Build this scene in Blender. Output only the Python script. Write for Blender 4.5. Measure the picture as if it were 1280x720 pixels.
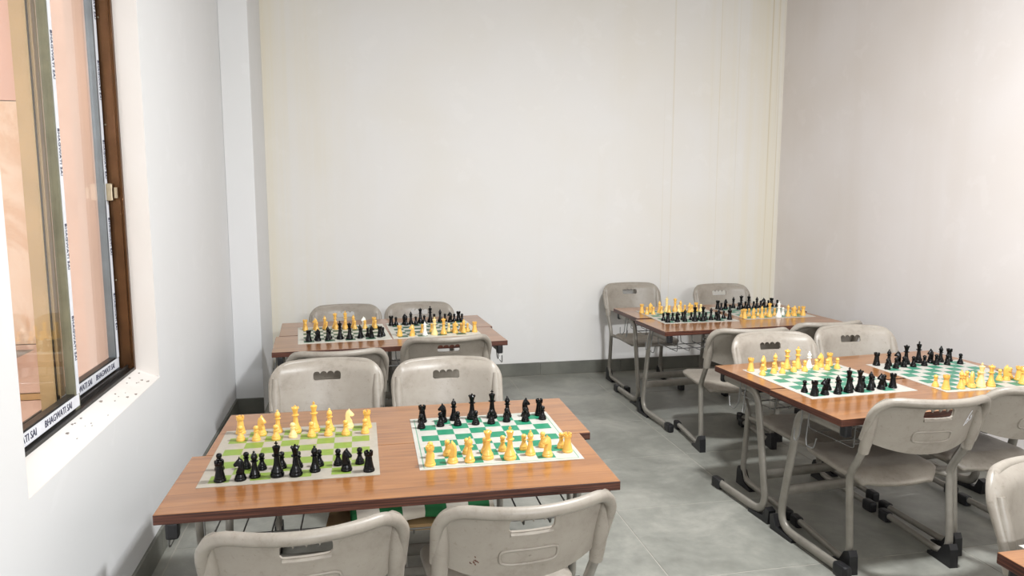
import bpy, bmesh, math, random
from mathutils import Vector, Matrix

# ------------------------------------------------------------------ scene, camera, world, lights
for o in list(bpy.data.objects):
    bpy.data.objects.remove(o, do_unlink=True)
SC = bpy.context.scene
COL = SC.collection
R = math.radians

cam_data = bpy.data.cameras.new('camera')
cam_data.sensor_width = 36.0
cam_data.lens = 933.0 / 1280.0 * 36.0
cam_data.clip_start = 0.02
camera = bpy.data.objects.new('camera', cam_data)
COL.objects.link(camera)
camera.location = (0, 0, 1.412)
camera.rotation_euler = (math.pi / 2 - 0.1293, 0, R(-11.5))
SC.camera = camera

world = bpy.data.worlds.new('world')
SC.world = world
world.use_nodes = True
world.node_tree.nodes['Background'].inputs[0].default_value = (1.0, 0.95, 0.90, 1)
world.node_tree.nodes['Background'].inputs[1].default_value = 0.88

CEIL = 3.05
def area_light(name, loc, size, energy, col):
    l = bpy.data.lights.new(name, 'AREA')
    l.shape = 'RECTANGLE'
    l.size, l.size_y = size
    l.energy = energy
    l.color = col
    o = bpy.data.objects.new(name, l)
    COL.objects.link(o)
    o.location = loc
    return o
area_light('ceiling_lamp_offscreen', (1.45, 2.15, CEIL - 0.03), (0.24, 0.24), 64, (0.955, 0.975, 1.0))
batten = area_light('lamp_behind_camera_offscreen', (1.2, -2.64, 2.45), (1.3, 0.12), 66, (0.955, 0.975, 1.0))
batten.rotation_euler = (R(84), 0, 0)

SC.view_settings.view_transform = 'Standard'
SC.view_settings.look = 'None'
SC.view_settings.gamma = 1.0
SC.view_settings.use_curve_mapping = False
SC.view_settings.exposure = 0.88

# ------------------------------------------------------------------ helpers
def lin(r, g, b):
    f = lambda c: (c / 255 / 12.92) if c / 255 <= 0.04045 else ((c / 255 + 0.055) / 1.055) ** 2.4
    return (f(r), f(g), f(b), 1.0)

class NT:
    def __init__(self, name, rough=0.5, metal=0.0):
        self.m = bpy.data.materials.new(name)
        self.m.use_nodes = True
        self.t = self.m.node_tree
        self.b = self.t.nodes['Principled BSDF']
        self.b.inputs['Roughness'].default_value = rough
        self.b.inputs['Metallic'].default_value = metal
    def n(self, typ, **kw):
        nd = self.t.nodes.new(typ)
        for k, v in kw.items():
            setattr(nd, k, v)
        return nd
    def link(self, a, b):
        self.t.links.new(a, b)
    def coord(self, kind='Object', scale=(1, 1, 1), loc=(0, 0, 0)):
        tc = self.n('ShaderNodeTexCoord')
        mp = self.n('ShaderNodeMapping')
        mp.inputs['Scale'].default_value = scale
        mp.inputs['Location'].default_value = loc
        self.link(tc.outputs[kind], mp.inputs['Vector'])
        return mp.outputs[0]
    def noise(self, vec, scale, detail=4, rough=0.55, dist=0.0):
        nd = self.n('ShaderNodeTexNoise')
        nd.inputs['Scale'].default_value = scale
        nd.inputs['Detail'].default_value = detail
        nd.inputs['Roughness'].default_value = rough
        nd.inputs['Distortion'].default_value = dist
        if vec is not None:
            self.link(vec, nd.inputs['Vector'])
        return nd.outputs[0]
    def ramp(self, fac, stops):
        nd = self.n('ShaderNodeValToRGB')
        el = nd.color_ramp.elements
        while len(el) < len(stops):
            el.new(0.5)
        for e, (p, c) in zip(el, stops):
            e.position = p
            e.color = c if len(c) == 4 else (*c, 1)
        self.link(fac, nd.inputs[0])
        return nd.outputs[0]
    def math(self, op, a, b=None, c=None, clamp=False):
        nd = self.n('ShaderNodeMath', operation=op)
        nd.use_clamp = clamp
        for i, v in enumerate((a, b, c)):
            if v is None:
                continue
            if isinstance(v, (int, float)):
                nd.inputs[i].default_value = v
            else:
                self.link(v, nd.inputs[i])
        return nd.outputs[0]
    def mix(self, fac, a, b, mode='MIX'):
        nd = self.n('ShaderNodeMix', data_type='RGBA', blend_type=mode)
        for i, v in ((0, fac), (6, a), (7, b)):
            if isinstance(v, (int, float)):
                nd.inputs[i].default_value = v
            elif isinstance(v, tuple):
                nd.inputs[i].default_value = v
            else:
                self.link(v, nd.inputs[i])
        return nd.outputs[2]
    def bump(self, h, strength=0.2, dist=0.01):
        nd = self.n('ShaderNodeBump')
        nd.inputs['Strength'].default_value = strength
        nd.inputs['Distance'].default_value = dist
        self.link(h, nd.inputs['Height'])
        self.link(nd.outputs[0], self.b.inputs['Normal'])
    def color(self, c):
        if isinstance(c, tuple):
            self.b.inputs['Base Color'].default_value = c
        else:
            self.link(c, self.b.inputs['Base Color'])
        return self

M = {}
def simple(name, col, rough=0.5, metal=0.0, var=0.12, scale=30, coat=0.0):
    t = NT(name, rough, metal)
    v = t.noise(t.coord('Object'), scale, 3)
    dark = tuple(c * (1 - var) for c in col[:3]) + (1,)
    lite = tuple(min(1, c * (1 + var)) for c in col[:3]) + (1,)
    t.color(t.ramp(v, [(0.3, dark), (0.7, lite)]))
    if coat:
        t.b.inputs['Coat Weight'].default_value = coat
        t.b.inputs['Coat Roughness'].default_value = 0.08
    M[name] = t.m
    return t.m

def newmesh(name, verts, faces, smooth=False):
    me = bpy.data.meshes.new(name)
    me.from_pydata([tuple(v) for v in verts], [], faces)
    if smooth:
        for p in me.polygons:
            p.use_smooth = True
    return me

class MB:
    """collects shapes into one mesh"""
    def __init__(self):
        self.v, self.f, self.s, self.mi = [], [], [], []
    def add(self, verts, faces, smooth=False, mi=0):
        o = len(self.v)
        self.v += [tuple(v) for v in verts]
        self.f += [tuple(i + o for i in f) for f in faces]
        self.s += [smooth] * len(faces)
        self.mi += [mi] * len(faces)
        return self
    def box(self, x0, x1, y0, y1, z0, z1, mi=0, bev=0.0):
        if bev <= 0:
            v = [(x, y, z) for x in (x0, x1) for y in (y0, y1) for z in (z0, z1)]
            f = [(0, 1, 3, 2), (4, 6, 7, 5), (0, 4, 5, 1), (2, 3, 7, 6), (0, 2, 6, 4), (1, 5, 7, 3)]
            return self.add(v, f, False, mi)
        bm = bmesh.new()
        bmesh.ops.create_cube(bm, size=1)
        for q in bm.verts:
            q.co = Vector(((x0 + x1) / 2 + q.co.x * (x1 - x0), (y0 + y1) / 2 + q.co.y * (y1 - y0), (z0 + z1) / 2 + q.co.z * (z1 - z0)))
        bmesh.ops.bevel(bm, geom=bm.edges[:], offset=bev, segments=2, affect='EDGES', profile=0.6)
        bm.verts.index_update()
        self.add([q.co.copy() for q in bm.verts], [[q.index for q in f.verts] for f in bm.faces], False, mi)
        bm.free()
        return self
    def prism(self, poly, axis, a, b, mi=0, smooth=False):
        """polygon in the two other axes (in order), extruded along axis from a to b"""
        n = len(poly)
        def pt(p, t):
            if axis == 0: return (t, p[0], p[1])
            if axis == 1: return (p[0], t, p[1])
            return (p[0], p[1], t)
        v = [pt(p, a) for p in poly] + [pt(p, b) for p in poly]
        f = [tuple(range(n))[::-1], tuple(range(n, 2 * n))]
        f += [(i, (i + 1) % n, n + (i + 1) % n, n + i) for i in range(n)]
        return self.add(v, f, smooth, mi)
    def tube(self, pts, ra, rb=None, seg=10, side=None, mi=0, cap=True):
        """swept tube; ra radius along 'side' vector, rb across it"""
        rb = rb or ra
        pts = [Vector(p) for p in pts]
        n = len(pts)
        vs, fs = [], []
        nrm = None
        for i, p in enumerate(pts):
            t = (pts[min(i + 1, n - 1)] - pts[max(i - 1, 0)]).normalized()
            if side is not None:
                u = Vector(side) - t * t.dot(Vector(side))
                if u.length < 1e-4:
                    u = t.orthogonal()
                u.normalize()
            elif nrm is None:
                u = t.orthogonal().normalized()
            else:
                u = (nrm - t * t.dot(nrm)).normalized()
            nrm = u
            w = t.cross(u)
            k = ra[i] if isinstance(ra, (list, tuple)) else ra
            kb = rb[i] if isinstance(rb, (list, tuple)) else rb
            for s in range(seg):
                a = 2 * math.pi * s / seg
                vs.append(p + u * (k * math.cos(a)) + w * (kb * math.sin(a)))
        for i in range(n - 1):
            for s in range(seg):
                fs.append((i * seg + s, i * seg + (s + 1) % seg, (i + 1) * seg + (s + 1) % seg, (i + 1) * seg + s))
        self.add(vs, fs, True, mi)
        if cap:
            self.add(vs[:seg], [tuple(range(seg))[::-1]], False, mi)
            self.add(vs[-seg:], [tuple(range(seg))], False, mi)
        return self
    def lathe(self, prof, seg=20, c=(0, 0, 0), mi=0):
        vs, fs = [], []
        n = len(prof)
        for r, z in prof:
            for s in range(seg):
                a = 2 * math.pi * s / seg
                vs.append((c[0] + r * math.cos(a), c[1] + r * math.sin(a), c[2] + z))
        for i in range(n - 1):
            for s in range(seg):
                fs.append((i * seg + s, i * seg + (s + 1) % seg, (i + 1) * seg + (s + 1) % seg, (i + 1) * seg + s))
        self.add(vs, fs, True, mi)
        self.add(vs[:seg], [tuple(range(seg))[::-1]], False, mi)
        self.add(vs[-seg:], [tuple(range(seg))], False, mi)
        return self
    def mesh(self, name, mats, sharp=None):
        me = bpy.data.meshes.new(name)
        me.from_pydata(self.v, [], self.f)
        for p, s, m in zip(me.polygons, self.s, self.mi):
            p.use_smooth = s
            p.material_index = m
        for m in (mats if isinstance(mats, (list, tuple)) else [mats]):
            me.materials.append(m)
        bm = bmesh.new()
        bm.from_mesh(me)
        bmesh.ops.recalc_face_normals(bm, faces=bm.faces[:])
        bm.to_mesh(me)
        bm.free()
        if sharp:
            me.set_sharp_from_angle(angle=R(sharp))
        return me
    def build(self, name, mats, parent=None, sharp=None):
        return link(name, self.mesh(name, mats, sharp), parent)

def link(name, me, parent=None):
    o = bpy.data.objects.new(name, me)
    COL.objects.link(o)
    if parent is not None:
        o.parent = parent
    return o

def tag(o, label=None, cat=None, group=None, kind=None):
    if label: o['label'] = label
    if cat: o['category'] = cat
    if group: o['group'] = group
    if kind: o['kind'] = kind
    return o

def thing(name, label, cat, loc=(0, 0, 0), rz=0.0, group=None):
    o = bpy.data.objects.new(name, None)
    o.empty_display_size = 0.05
    COL.objects.link(o)
    o.location = loc
    o.rotation_euler = (0, 0, rz)
    return tag(o, label, cat, group)

def copy_tree(o, parent=None):
    c = o.copy()
    COL.objects.link(c)
    c.parent = parent
    for ch in [x for x in bpy.data.objects if x.parent == o]:
        copy_tree(ch, c)
    return c

def fillet(pts, rads, seg=7):
    """polyline with rounded corners"""
    pts = [Vector(p) for p in pts]
    out = [pts[0]]
    for i in range(1, len(pts) - 1):
        p, a, b = pts[i], pts[i - 1], pts[i + 1]
        r = rads[i - 1]
        da, db = (a - p).normalized(), (b - p).normalized()
        ang = da.angle(db)
        if r <= 0 or abs(ang - math.pi) < 1e-3:
            out.append(p)
            continue
        d = min(r / math.tan(ang / 2), (a - p).length * 0.49, (b - p).length * 0.49)
        s, e = p + da * d, p + db * d
        for k in range(seg + 1):
            t = k / seg
            out.append((1 - t) ** 2 * s + 2 * t * (1 - t) * p + t * t * e)
    out.append(pts[-1])
    return out

# ------------------------------------------------------------------ materials
def wall_mat(name, base, warm, amount, axis_scale, stain_lo=0.55, stain_hi=0.85, seed=(0, 0, 0)):
    t = NT(name, 0.75)
    v = t.coord('Object', (1, 1, 1), seed)
    big = t.noise(v, 1.1, 3, 0.5)
    patch = t.noise(v, 5.0, 5, 0.6, 0.4)
    stretched = t.coord('Object', axis_scale, seed)
    drip = t.noise(stretched, 2.2, 4, 0.6)
    f1 = t.ramp(big, [(stain_lo - 0.15, (0, 0, 0)), (stain_hi - 0.1, (1, 1, 1))])
    col = t.mix(t.math('MULTIPLY', f1, amount), base, warm)
    f2 = t.ramp(drip, [(0.52, (0, 0, 0)), (0.72, (1, 1, 1))])
    col = t.mix(t.math('MULTIPLY', f2, amount * 0.55), col, warm)
    f3 = t.ramp(patch, [(0.60, (0, 0, 0)), (0.64, (1, 1, 1))])
    lighter = tuple(min(1.0, c * 1.06) for c in base[:3]) + (1,)
    col = t.mix(t.math('MULTIPLY', f3, 0.25), col, lighter)
    t.color(col)
    fine = t.noise(v, 55, 4, 0.6)
    t.bump(t.math('ADD', t.math('MULTIPLY', fine, 0.35), patch), 0.12, 0.006)
    M[name] = t.m
    return t

wall_mat('plaster_left', lin(227, 227, 227), lin(221, 221, 219), 0.5, (1, 1, 0.15))
wall_mat('plaster_right', lin(229, 223, 220), lin(218, 209, 201), 0.7, (1, 1, 0.12), seed=(3, 1, 0))
wall_mat('plaster_plain', lin(228, 226, 223), lin(221, 218, 212), 0.4, (1, 1, 0.2), seed=(7, 2, 0))
wall_mat('plaster_reveal', lin(226, 222, 218), lin(212, 200, 188), 0.5, (1, 1, 0.6), seed=(1, 6, 2))

def back_wall_material():
    """off-white plaster with damp-yellow streaks near both corners and thin run marks"""
    t = wall_mat('plaster_back', lin(231, 229, 226), lin(224, 216, 198), 0.35, (1, 1, 0.1), seed=(2, 5, 0))
    tc = t.n('ShaderNodeTexCoord')
    sp = t.n('ShaderNodeSeparateXYZ')
    t.link(tc.outputs['Object'], sp.inputs[0])
    x, z = sp.outputs[0], sp.outputs[2]
    base = t.b.inputs['Base Color'].links[0].from_socket
    wob = t.noise(t.coord('Object', (1, 1, 0.45)), 3, 5)
    xw = t.math('ADD', x, t.math('MULTIPLY', t.math('SUBTRACT', wob, 0.5), 0.6))
    # damp bands beside the corners
    lf = t.math('MULTIPLY', t.math('SUBTRACT', -0.02, xw), 1.5, clamp=True)
    rf = t.math('MULTIPLY', t.math('SUBTRACT', xw, 2.5), 1.4, clamp=True)
    streak = t.noise(t.coord('Object', (14, 1, 0.22)), 1.0, 3, 0.6)
    sf = t.ramp(streak, [(0.35, (0.25, 0.25, 0.25)), (0.7, (1, 1, 1))])
    damp = t.math('MULTIPLY', t.math('ADD', lf, rf, clamp=True), sf)
    col = t.mix(t.math('MULTIPLY', damp, 0.60), base, lin(228, 217, 186))
    # narrow run marks where water has come down the wall
    runs = t.noise(t.coord('Object', (40, 1, 0.10), (1.3, 0, 0)), 1.0, 2, 0.5)
    rn = t.ramp(runs, [(0.66, (0, 0, 0)), (0.72, (1, 1, 1))])
    zone = t.math('MULTIPLY', t.math('SUBTRACT', xw, 1.9), 0.9, clamp=True)
    col = t.mix(t.math('MULTIPLY', t.math('MULTIPLY', rn, zone), 0.5), col, lin(202, 186, 146))
    t.color(col)
back_wall_material()

def wood_material():
    t = NT('teak_laminate', 0.30)
    v = t.coord('Object', (0.9, 14, 14))
    g1 = t.noise(v, 3.0, 6, 0.65, 0.6)
    g2 = t.noise(t.coord('Object', (1.2, 90, 90)), 4.0, 3, 0.6)
    g = t.math('ADD', t.math('MULTIPLY', g1, 0.7), t.math('MULTIPLY', g2, 0.3))
    t.color(t.ramp(g, [(0.30, lin(104, 62, 28)), (0.46, lin(138, 88, 44)), (0.60, lin(158, 106, 58)), (0.8, lin(130, 80, 38))]))
    t.b.inputs['Coat Weight'].default_value = 0.55
    t.b.inputs['Coat Roughness'].default_value = 0.10
    M['wood'] = t.m
    e = NT('shaded_laminate_edge', 0.4)  # layered laminate lines, with the edge's shade also put into the browns
    v = e.coord('Object', (2.5, 2.5, 150))
    g = e.noise(v, 1.6, 4, 0.6, 0.3)
    e.color(e.ramp(g, [(0.35, lin(38, 20, 16)), (0.5, lin(74, 40, 30)), (0.62, lin(104, 62, 46)), (0.75, lin(50, 27, 21))]))
    M['wood_edge'] = e.m
wood_material()

def plastic_material(name, lo, mid, hi, grime):
    t = NT(name, 0.42)
    v = t.coord('Object')
    dirt = t.noise(v, 6, 6, 0.7, 0.3)
    specks = t.noise(v, 80, 4, 0.65)
    c = t.ramp(dirt, [(0.30, lo), (0.50, mid), (0.75, hi)])
    sp = t.ramp(specks, [(0.60, (0, 0, 0)), (0.72, (1, 1, 1))])
    c = t.mix(t.math('MULTIPLY', sp, 0.35), c, grime)
    t.color(c)
    t.bump(t.noise(v, 260, 2), 0.08, 0.001)
    M[name] = t.m
plastic_material('plastic', lin(128, 120, 109), lin(152, 144, 133), lin(162, 155, 144), lin(108, 97, 82))
simple('grey_tube', lin(142, 137, 128), 0.36, 0.25, 0.10, 22)
simple('seat_shell', lin(172, 164, 150), 0.42, 0.0, 0.12, 12)
simple('black_plastic', lin(26, 26, 28), 0.42, 0, 0.2, 40)
simple('steel_wire', lin(140, 140, 138), 0.28, 0.8, 0.1, 40)
simple('dark_wire', lin(44, 44, 46), 0.4, 0.5, 0.1, 40)
simple('black_piece', lin(7, 7, 8), 0.22, 0, 0.2, 60)
M['black_piece'].node_tree.nodes['Principled BSDF'].inputs['Specular IOR Level'].default_value = 0.28
simple('amber_piece', lin(234, 184, 90), 0.30, 0, 0.06, 60, coat=0.25)
simple('cream_piece', lin(244, 218, 150), 0.30, 0, 0.05, 60, coat=0.25)
simple('white_piece', lin(244, 242, 232), 0.30, 0, 0.03, 60, coat=0.25)
simple('bronze_aluminium', lin(92, 62, 36), 0.32, 0.7, 0.2, 9)
simple('dark_aluminium', lin(40, 38, 36), 0.35, 0.6, 0.2, 12)
simple('grey_aluminium', lin(120, 126, 130), 0.35, 0.6, 0.1, 12)
simple('olive_aluminium', lin(128, 126, 104), 0.4, 0.3, 0.15, 12)
simple('white_film', lin(226, 228, 234), 0.5, 0, 0.05, 30)
simple('blue_ink', lin(36, 38, 70), 0.6, 0, 0.1, 30)
simple('brass', lin(176, 164, 140), 0.3, 0.8, 0.1, 30)
simple('cardboard', lin(176, 146, 104), 0.8, 0, 0.12, 14)
simple('ceiling_paint', lin(230, 230, 228), 0.8, 0, 0.02, 3)
simple('skirting_stone', lin(108, 108, 100), 0.45, 0, 0.22, 6)
simple('grout', lin(162, 158, 149), 0.85, 0, 0.08, 20)
simple('peach_panel', lin(238, 208, 190), 0.55, 0, 0.05, 3)
simple('rose_panel', lin(232, 190, 172), 0.6, 0, 0.05, 3)
simple('tan_frame', lin(206, 172, 122), 0.5, 0, 0.1, 6)
simple('grey_granite', lin(150, 142, 134), 0.5, 0, 0.25, 60)
simple('paper', lin(238, 238, 234), 0.7, 0, 0.03, 10)

def floor_tile_material():
    t = NT('floor_tile', 0.38)
    oi = t.n('ShaderNodeObjectInfo')
    v = t.coord('Object', (1, 1, 1))
    add = t.n('ShaderNodeVectorMath', operation='ADD')
    t.link(v, add.inputs[0])
    t.link(oi.outputs['Location'], add.inputs[1])
    n1 = t.noise(add.outputs[0], 2.6, 6, 0.65, 0.5)
    n2 = t.noise(add.outputs[0], 16, 4, 0.6)
    g = t.math('ADD', t.math('MULTIPLY', n1, 0.75), t.math('MULTIPLY', n2, 0.25))
    c = t.ramp(g, [(0.32, lin(108, 108, 101)), (0.5, lin(134, 134, 126)), (0.68, lin(160, 158, 149))])
    t.color(c)
    t.link(t.math('ADD', t.math('MULTIPLY', n2, 0.2), 0.28), t.b.inputs['Roughness'])
    M['floor_tile'] = t.m
floor_tile_material()

def marble_panel():
    t = NT('cream_marble', 0.4)
    v = t.coord('Object')
    n = t.noise(v, 1.6, 6, 0.6, 1.6)
    t.color(t.ramp(n, [(0.35, lin(240, 206, 176)), (0.5, lin(246, 222, 198)), (0.6, lin(232, 194, 160)), (0.75, lin(248, 228, 206))]))
    M['cream_marble'] = t.m
marble_panel()

def glass_material():
    t = NT('window_glass', 0.0)
    g = t.n('ShaderNodeBsdfGlass')
    g.inputs['IOR'].default_value = 1.12
    g.inputs['Color'].default_value = (0.97, 0.98, 0.97, 1)
    tr = t.n('ShaderNodeBsdfTransparent')
    gl = t.n('ShaderNodeBsdfGlossy')
    gl.inputs['Roughness'].default_value = 0.02
    fr = t.n('ShaderNodeFresnel')
    fr.inputs['IOR'].default_value = 1.45
    mx = t.n('ShaderNodeMixShader')
    t.link(t.math('MULTIPLY', fr.outputs[0], 0.3), mx.inputs[0])
    t.link(tr.outputs[0], mx.inputs[1])
    t.link(gl.outputs[0], mx.inputs[2])
    out = [n for n in t.t.nodes if n.type == 'OUTPUT_MATERIAL'][0]
    t.link(mx.outputs[0], out.inputs[0])
    t.t.nodes.remove(g)
    M['glass'] = t.m
glass_material()

def board_material(name, dark, light, size, play, line=False):
    """printed vinyl mat: 8 x 8 squares inside a plain border"""
    t = NT(name, 0.45)
    tc = t.n('ShaderNodeTexCoord')
    sp = t.n('ShaderNodeSeparateXYZ')
    t.link(tc.outputs['Object'], sp.inputs[0])
    q = play / 8
    def idx(s):
        return t.math('FLOOR', t.math('DIVIDE', t.math('ADD', s, play / 2), q))
    par = t.math('MODULO', t.math('ADD', t.math('ADD', idx(sp.outputs[0]), idx(sp.outputs[1])), 20), 2)
    ax, ay = t.math('ABSOLUTE', sp.outputs[0]), t.math('ABSOLUTE', sp.outputs[1])
    mx = t.math('MAXIMUM', ax, ay)
    inside = t.math('LESS_THAN', mx, play / 2)
    fac = t.math('MULTIPLY', inside, t.math('SUBTRACT', 1, par))
    dirt = t.noise(t.coord('Object'), 26, 4, 0.65)
    lc = t.ramp(dirt, [(0.35, tuple(c * 0.88 for c in light[:3])), (0.65, light)])
    dc = t.ramp(dirt, [(0.35, tuple(c * 0.85 for c in dark[:3])), (0.65, dark)])
    c = t.mix(fac, lc, dc)
    if line:
        w = t.math('MULTIPLY', t.math('GREATER_THAN', mx, play / 2 + 0.011), t.math('LESS_THAN', mx, play / 2 + 0.014))
        c = t.mix(t.math('MULTIPLY', w, 0.8), c, dark)
    t.color(c)
    M[name] = t.m
board_material('mat_olive', lin(128, 152, 62), lin(170, 163, 150), 0.5, 0.448)
board_material('mat_emerald', lin(34, 130, 96), lin(188, 185, 176), 0.5, 0.448, True)
board_material('mat_forest', lin(58, 98, 74), lin(212, 210, 198), 0.5, 0.440)
board_material('mat_teal', lin(62, 130, 106), lin(190, 186, 177), 0.5, 0.448)

# ------------------------------------------------------------------ the room
XL, XR, YB, YF = -0.80, 3.30, 5.49, -2.70
COLX, COLY = -0.63, 4.88
WY0, WY1, WZ0, WZ1 = 1.92, 3.14, 0.70, 2.30     # window opening
FX = -0.885            # room face of the window frame
WT = 0.24                                        # wall thickness

w = MB()
w.box(XL - WT, XL, YF, WY0, 0, CEIL)
w.box(XL - WT, XL, WY1, YB, 0, CEIL)
w.box(XL - WT, XL, WY0, WY1, 0, WZ0 - 0.028)
w.box(XL - WT, FX + 0.001, WY0, WY1, WZ0 - 0.028, WZ0 - 0.001)
w.box(XL - WT, XL, WY0, WY1, WZ1, CEIL)
wall_left = tag(w.build('wall_left', M['plaster_left']), 'cool white plastered wall with the sliding window', kind='structure')
tag(MB().box(XL, COLX, COLY, YB, 0, CEIL, bev=0.006).build('wall_column', M['plaster_left']), 'white corner column standing out from the window wall', kind='structure')
tag(MB().box(XL - WT, XR + 0.2, YB, YB + 0.2, 0, CEIL).build('wall_back', M['plaster_back']), 'off-white end wall with yellowish damp streaks', kind='structure')
tag(MB().box(XR, XR + 0.2, YF, YB, 0, CEIL).build('wall_right', M['plaster_right']), 'pinkish white plastered side wall', kind='structure')
tag(MB().box(XL - WT, XR + 0.2, YF - 0.2, YF, 0, CEIL).build('wall_front', M['plaster_plain']), 'plain white wall opposite the streaked end wall', kind='structure')
tag(MB().box(XL - WT, XR + 0.2, YF - 0.2, YB + 0.2, CEIL, CEIL + 0.15).build('ceiling', M['ceiling_paint']), 'white painted ceiling', kind='structure')

# floor: grout bed with stone tiles
floor = tag(MB().box(XL - WT, XR + 0.2, YF - 0.2, YB + 0.2, -0.12, -0.0015).build('floor', M['grout']), 'grey stone tiled floor with pale joints', kind='structure')
TP, TX0, TY0 = 0.612, 1.085, 2.405
full = MB().box(-TP / 2 + 0.0025, TP / 2 - 0.0025, -TP / 2 + 0.0025, TP / 2 - 0.0025, -0.012, 0.0, bev=0.0012).mesh('tile', M['floor_tile'])
i0, i1 = math.floor((XL - TX0) / TP), math.ceil((XR - TX0) / TP)
j0, j1 = math.floor((0.6 - TY0) / TP), math.ceil((YB - TY0) / TP)
for j in range(j0, j1):
    for i in range(i0, i1):
        x0, x1 = max(TX0 + i * TP, XL), min(TX0 + (i + 1) * TP, XR)
        y0, y1 = TY0 + j * TP, min(TY0 + (j + 1) * TP, YB)
        if x1 - x0 < 0.03 or y1 - y0 < 0.03:
            continue
        if x1 - x0 > TP - 0.001 and y1 - y0 > TP - 0.001:
            me = full
        else:
            hx, hy = (x1 - x0) / 2 - 0.0025, (y1 - y0) / 2 - 0.0025
            me = MB().box(-hx, hx, -hy, hy, -0.012, 0.0, bev=0.0012).mesh('tile', M['floor_tile'])
        t = link('tile', me, floor)
        t.location = ((x0 + x1) / 2, (y0 + y1) / 2, 0)
tb = MB().box(XL, XR, YF, j0 * TP + TY0 - 0.003, -0.012, 0.0).build('tile_field', M['floor_tile'], floor)

# skirting: stone pieces
def skirting(name, label, a, b, axis, off, h=0.10, th=0.012, inward=1):
    base = tag(link(name, MB().box(*((a, b, min(off, off + inward * 0.004), max(off, off + inward * 0.004)) if axis == 0 else (min(off, off + inward * 0.004), max(off, off + inward * 0.004), a, b)), 0, h - 0.004).mesh(name, M['grout'])), label, kind='structure')
    n = max(1, round((b - a) / TP))
    L = (b - a) / n
    for k in range(n):
        p, q = a + k * L + 0.0015, a + (k + 1) * L - 0.0015
        lo, hi = min(off, off + inward * th), max(off, off + inward * th)
        m = MB()
        if axis == 0: m.box(p, q, lo, hi, 0, h, bev=0.0015)
        else: m.box(lo, hi, p, q, 0, h, bev=0.0015)
        m.build('skirting_tile', M['skirting_stone'], base)
skirting('baseboard_back', 'grey stone skirting along the streaked end wall', COLX, XR, 0, YB, inward=-1)
skirting('baseboard_left', 'grey stone skirting below the window', YF, COLY, 1, XL, inward=1)
skirting('baseboard_column', 'grey stone skirting around the corner column', XL, COLX, 0, COLY, inward=-1)
skirting('baseboard_right', 'grey stone skirting along the pinkish wall', YF, YB, 1, XR, inward=-1)

# ------------------------------------------------------------------ sliding window
win = tag(bpy.data.objects.new('window_1', None), 'two-sash sliding aluminium window with printed protective film', kind='structure')
COL.objects.link(win)
fr = MB()
fr.box(FX - 0.082, FX, WY1 - 0.022, WY1, WZ0 + 0.005, WZ1)
fr.box(FX - 0.035, FX - 0.008, WY1 - 0.030, WY1 - 0.018, WZ0 + 0.005, WZ1)
fr.box(FX - 0.075, FX - 0.055, WY1 - 0.034, WY1 - 0.018, WZ0 + 0.005, WZ1)
fr.build('frame_jamb', M['bronze_aluminium'], win)
MB().box(XL - WT - 0.01, FX - 0.083, WY1 - 0.012, WY1 + 0.001, WZ0, WZ1).build('outer_reveal', M['peach_panel'], win)
fr = MB()
fr.box(FX - 0.11, FX, WY0, WY0 + 0.03, WZ0 + 0.005, WZ1)
fr.build('frame_jamb', M['bronze_aluminium'], win)
MB().box(FX - 0.11, FX, WY0, WY1, WZ1 - 0.03, WZ1).build('frame_head', M['bronze_aluminium'], win)
tr = MB().box(FX - 0.11, FX, WY0 + 0.03, WY1 - 0.022, WZ0 - 0.01, WZ0 + 0.022)
for dx in (0.022, 0.062, 0.100):
    tr.box(FX - dx - 0.004, FX - dx + 0.002, WY0 + 0.03, WY1 - 0.022, WZ0 + 0.02, WZ0 + 0.036)
tr.build('frame_track', M['dark_aluminium'], win)

def text_mesh(body, size, mat, depth=0.0004):
    cu = bpy.data.curves.new('lettering', 'FONT')
    cu.body = body
    cu.size = size
    cu.extrude = depth
    cu.resolution_u = 2
    cu.align_x = 'CENTER'
    cu.align_y = 'CENTER'
    o = bpy.data.objects.new('lettering', cu)
    COL.objects.link(o)
    bpy.context.view_layer.update()
    dg = bpy.context.evaluated_depsgraph_get()
    me = bpy.data.meshes.new_from_object(o.evaluated_get(dg))
    me.name = 'lettering'
    bpy.data.objects.remove(o, do_unlink=True)
    me.materials.clear()
    me.materials.append(mat)
    return me
TXT = text_mesh('BHAGWATI SAI', 0.030, M['blue_ink'])
TXT2 = text_mesh('BHAGWATI SAI', 0.021, M['blue_ink'])
# orientation of lettering: on a face that looks into the room (+x)
ROT_H = Matrix(((0, 0, 1), (1, 0, 0), (0, 1, 0))).to_euler()        # reads along +y
ROT_V = Matrix(((0, 0, 1), (0, -1, 0), (-1, 0, 0)))                  # placeholder, replaced below
ROT_V = Matrix(((0, 0, 1), (0, 1, 0), (-1, 0, 0))).to_euler()       # reads downwards

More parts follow.
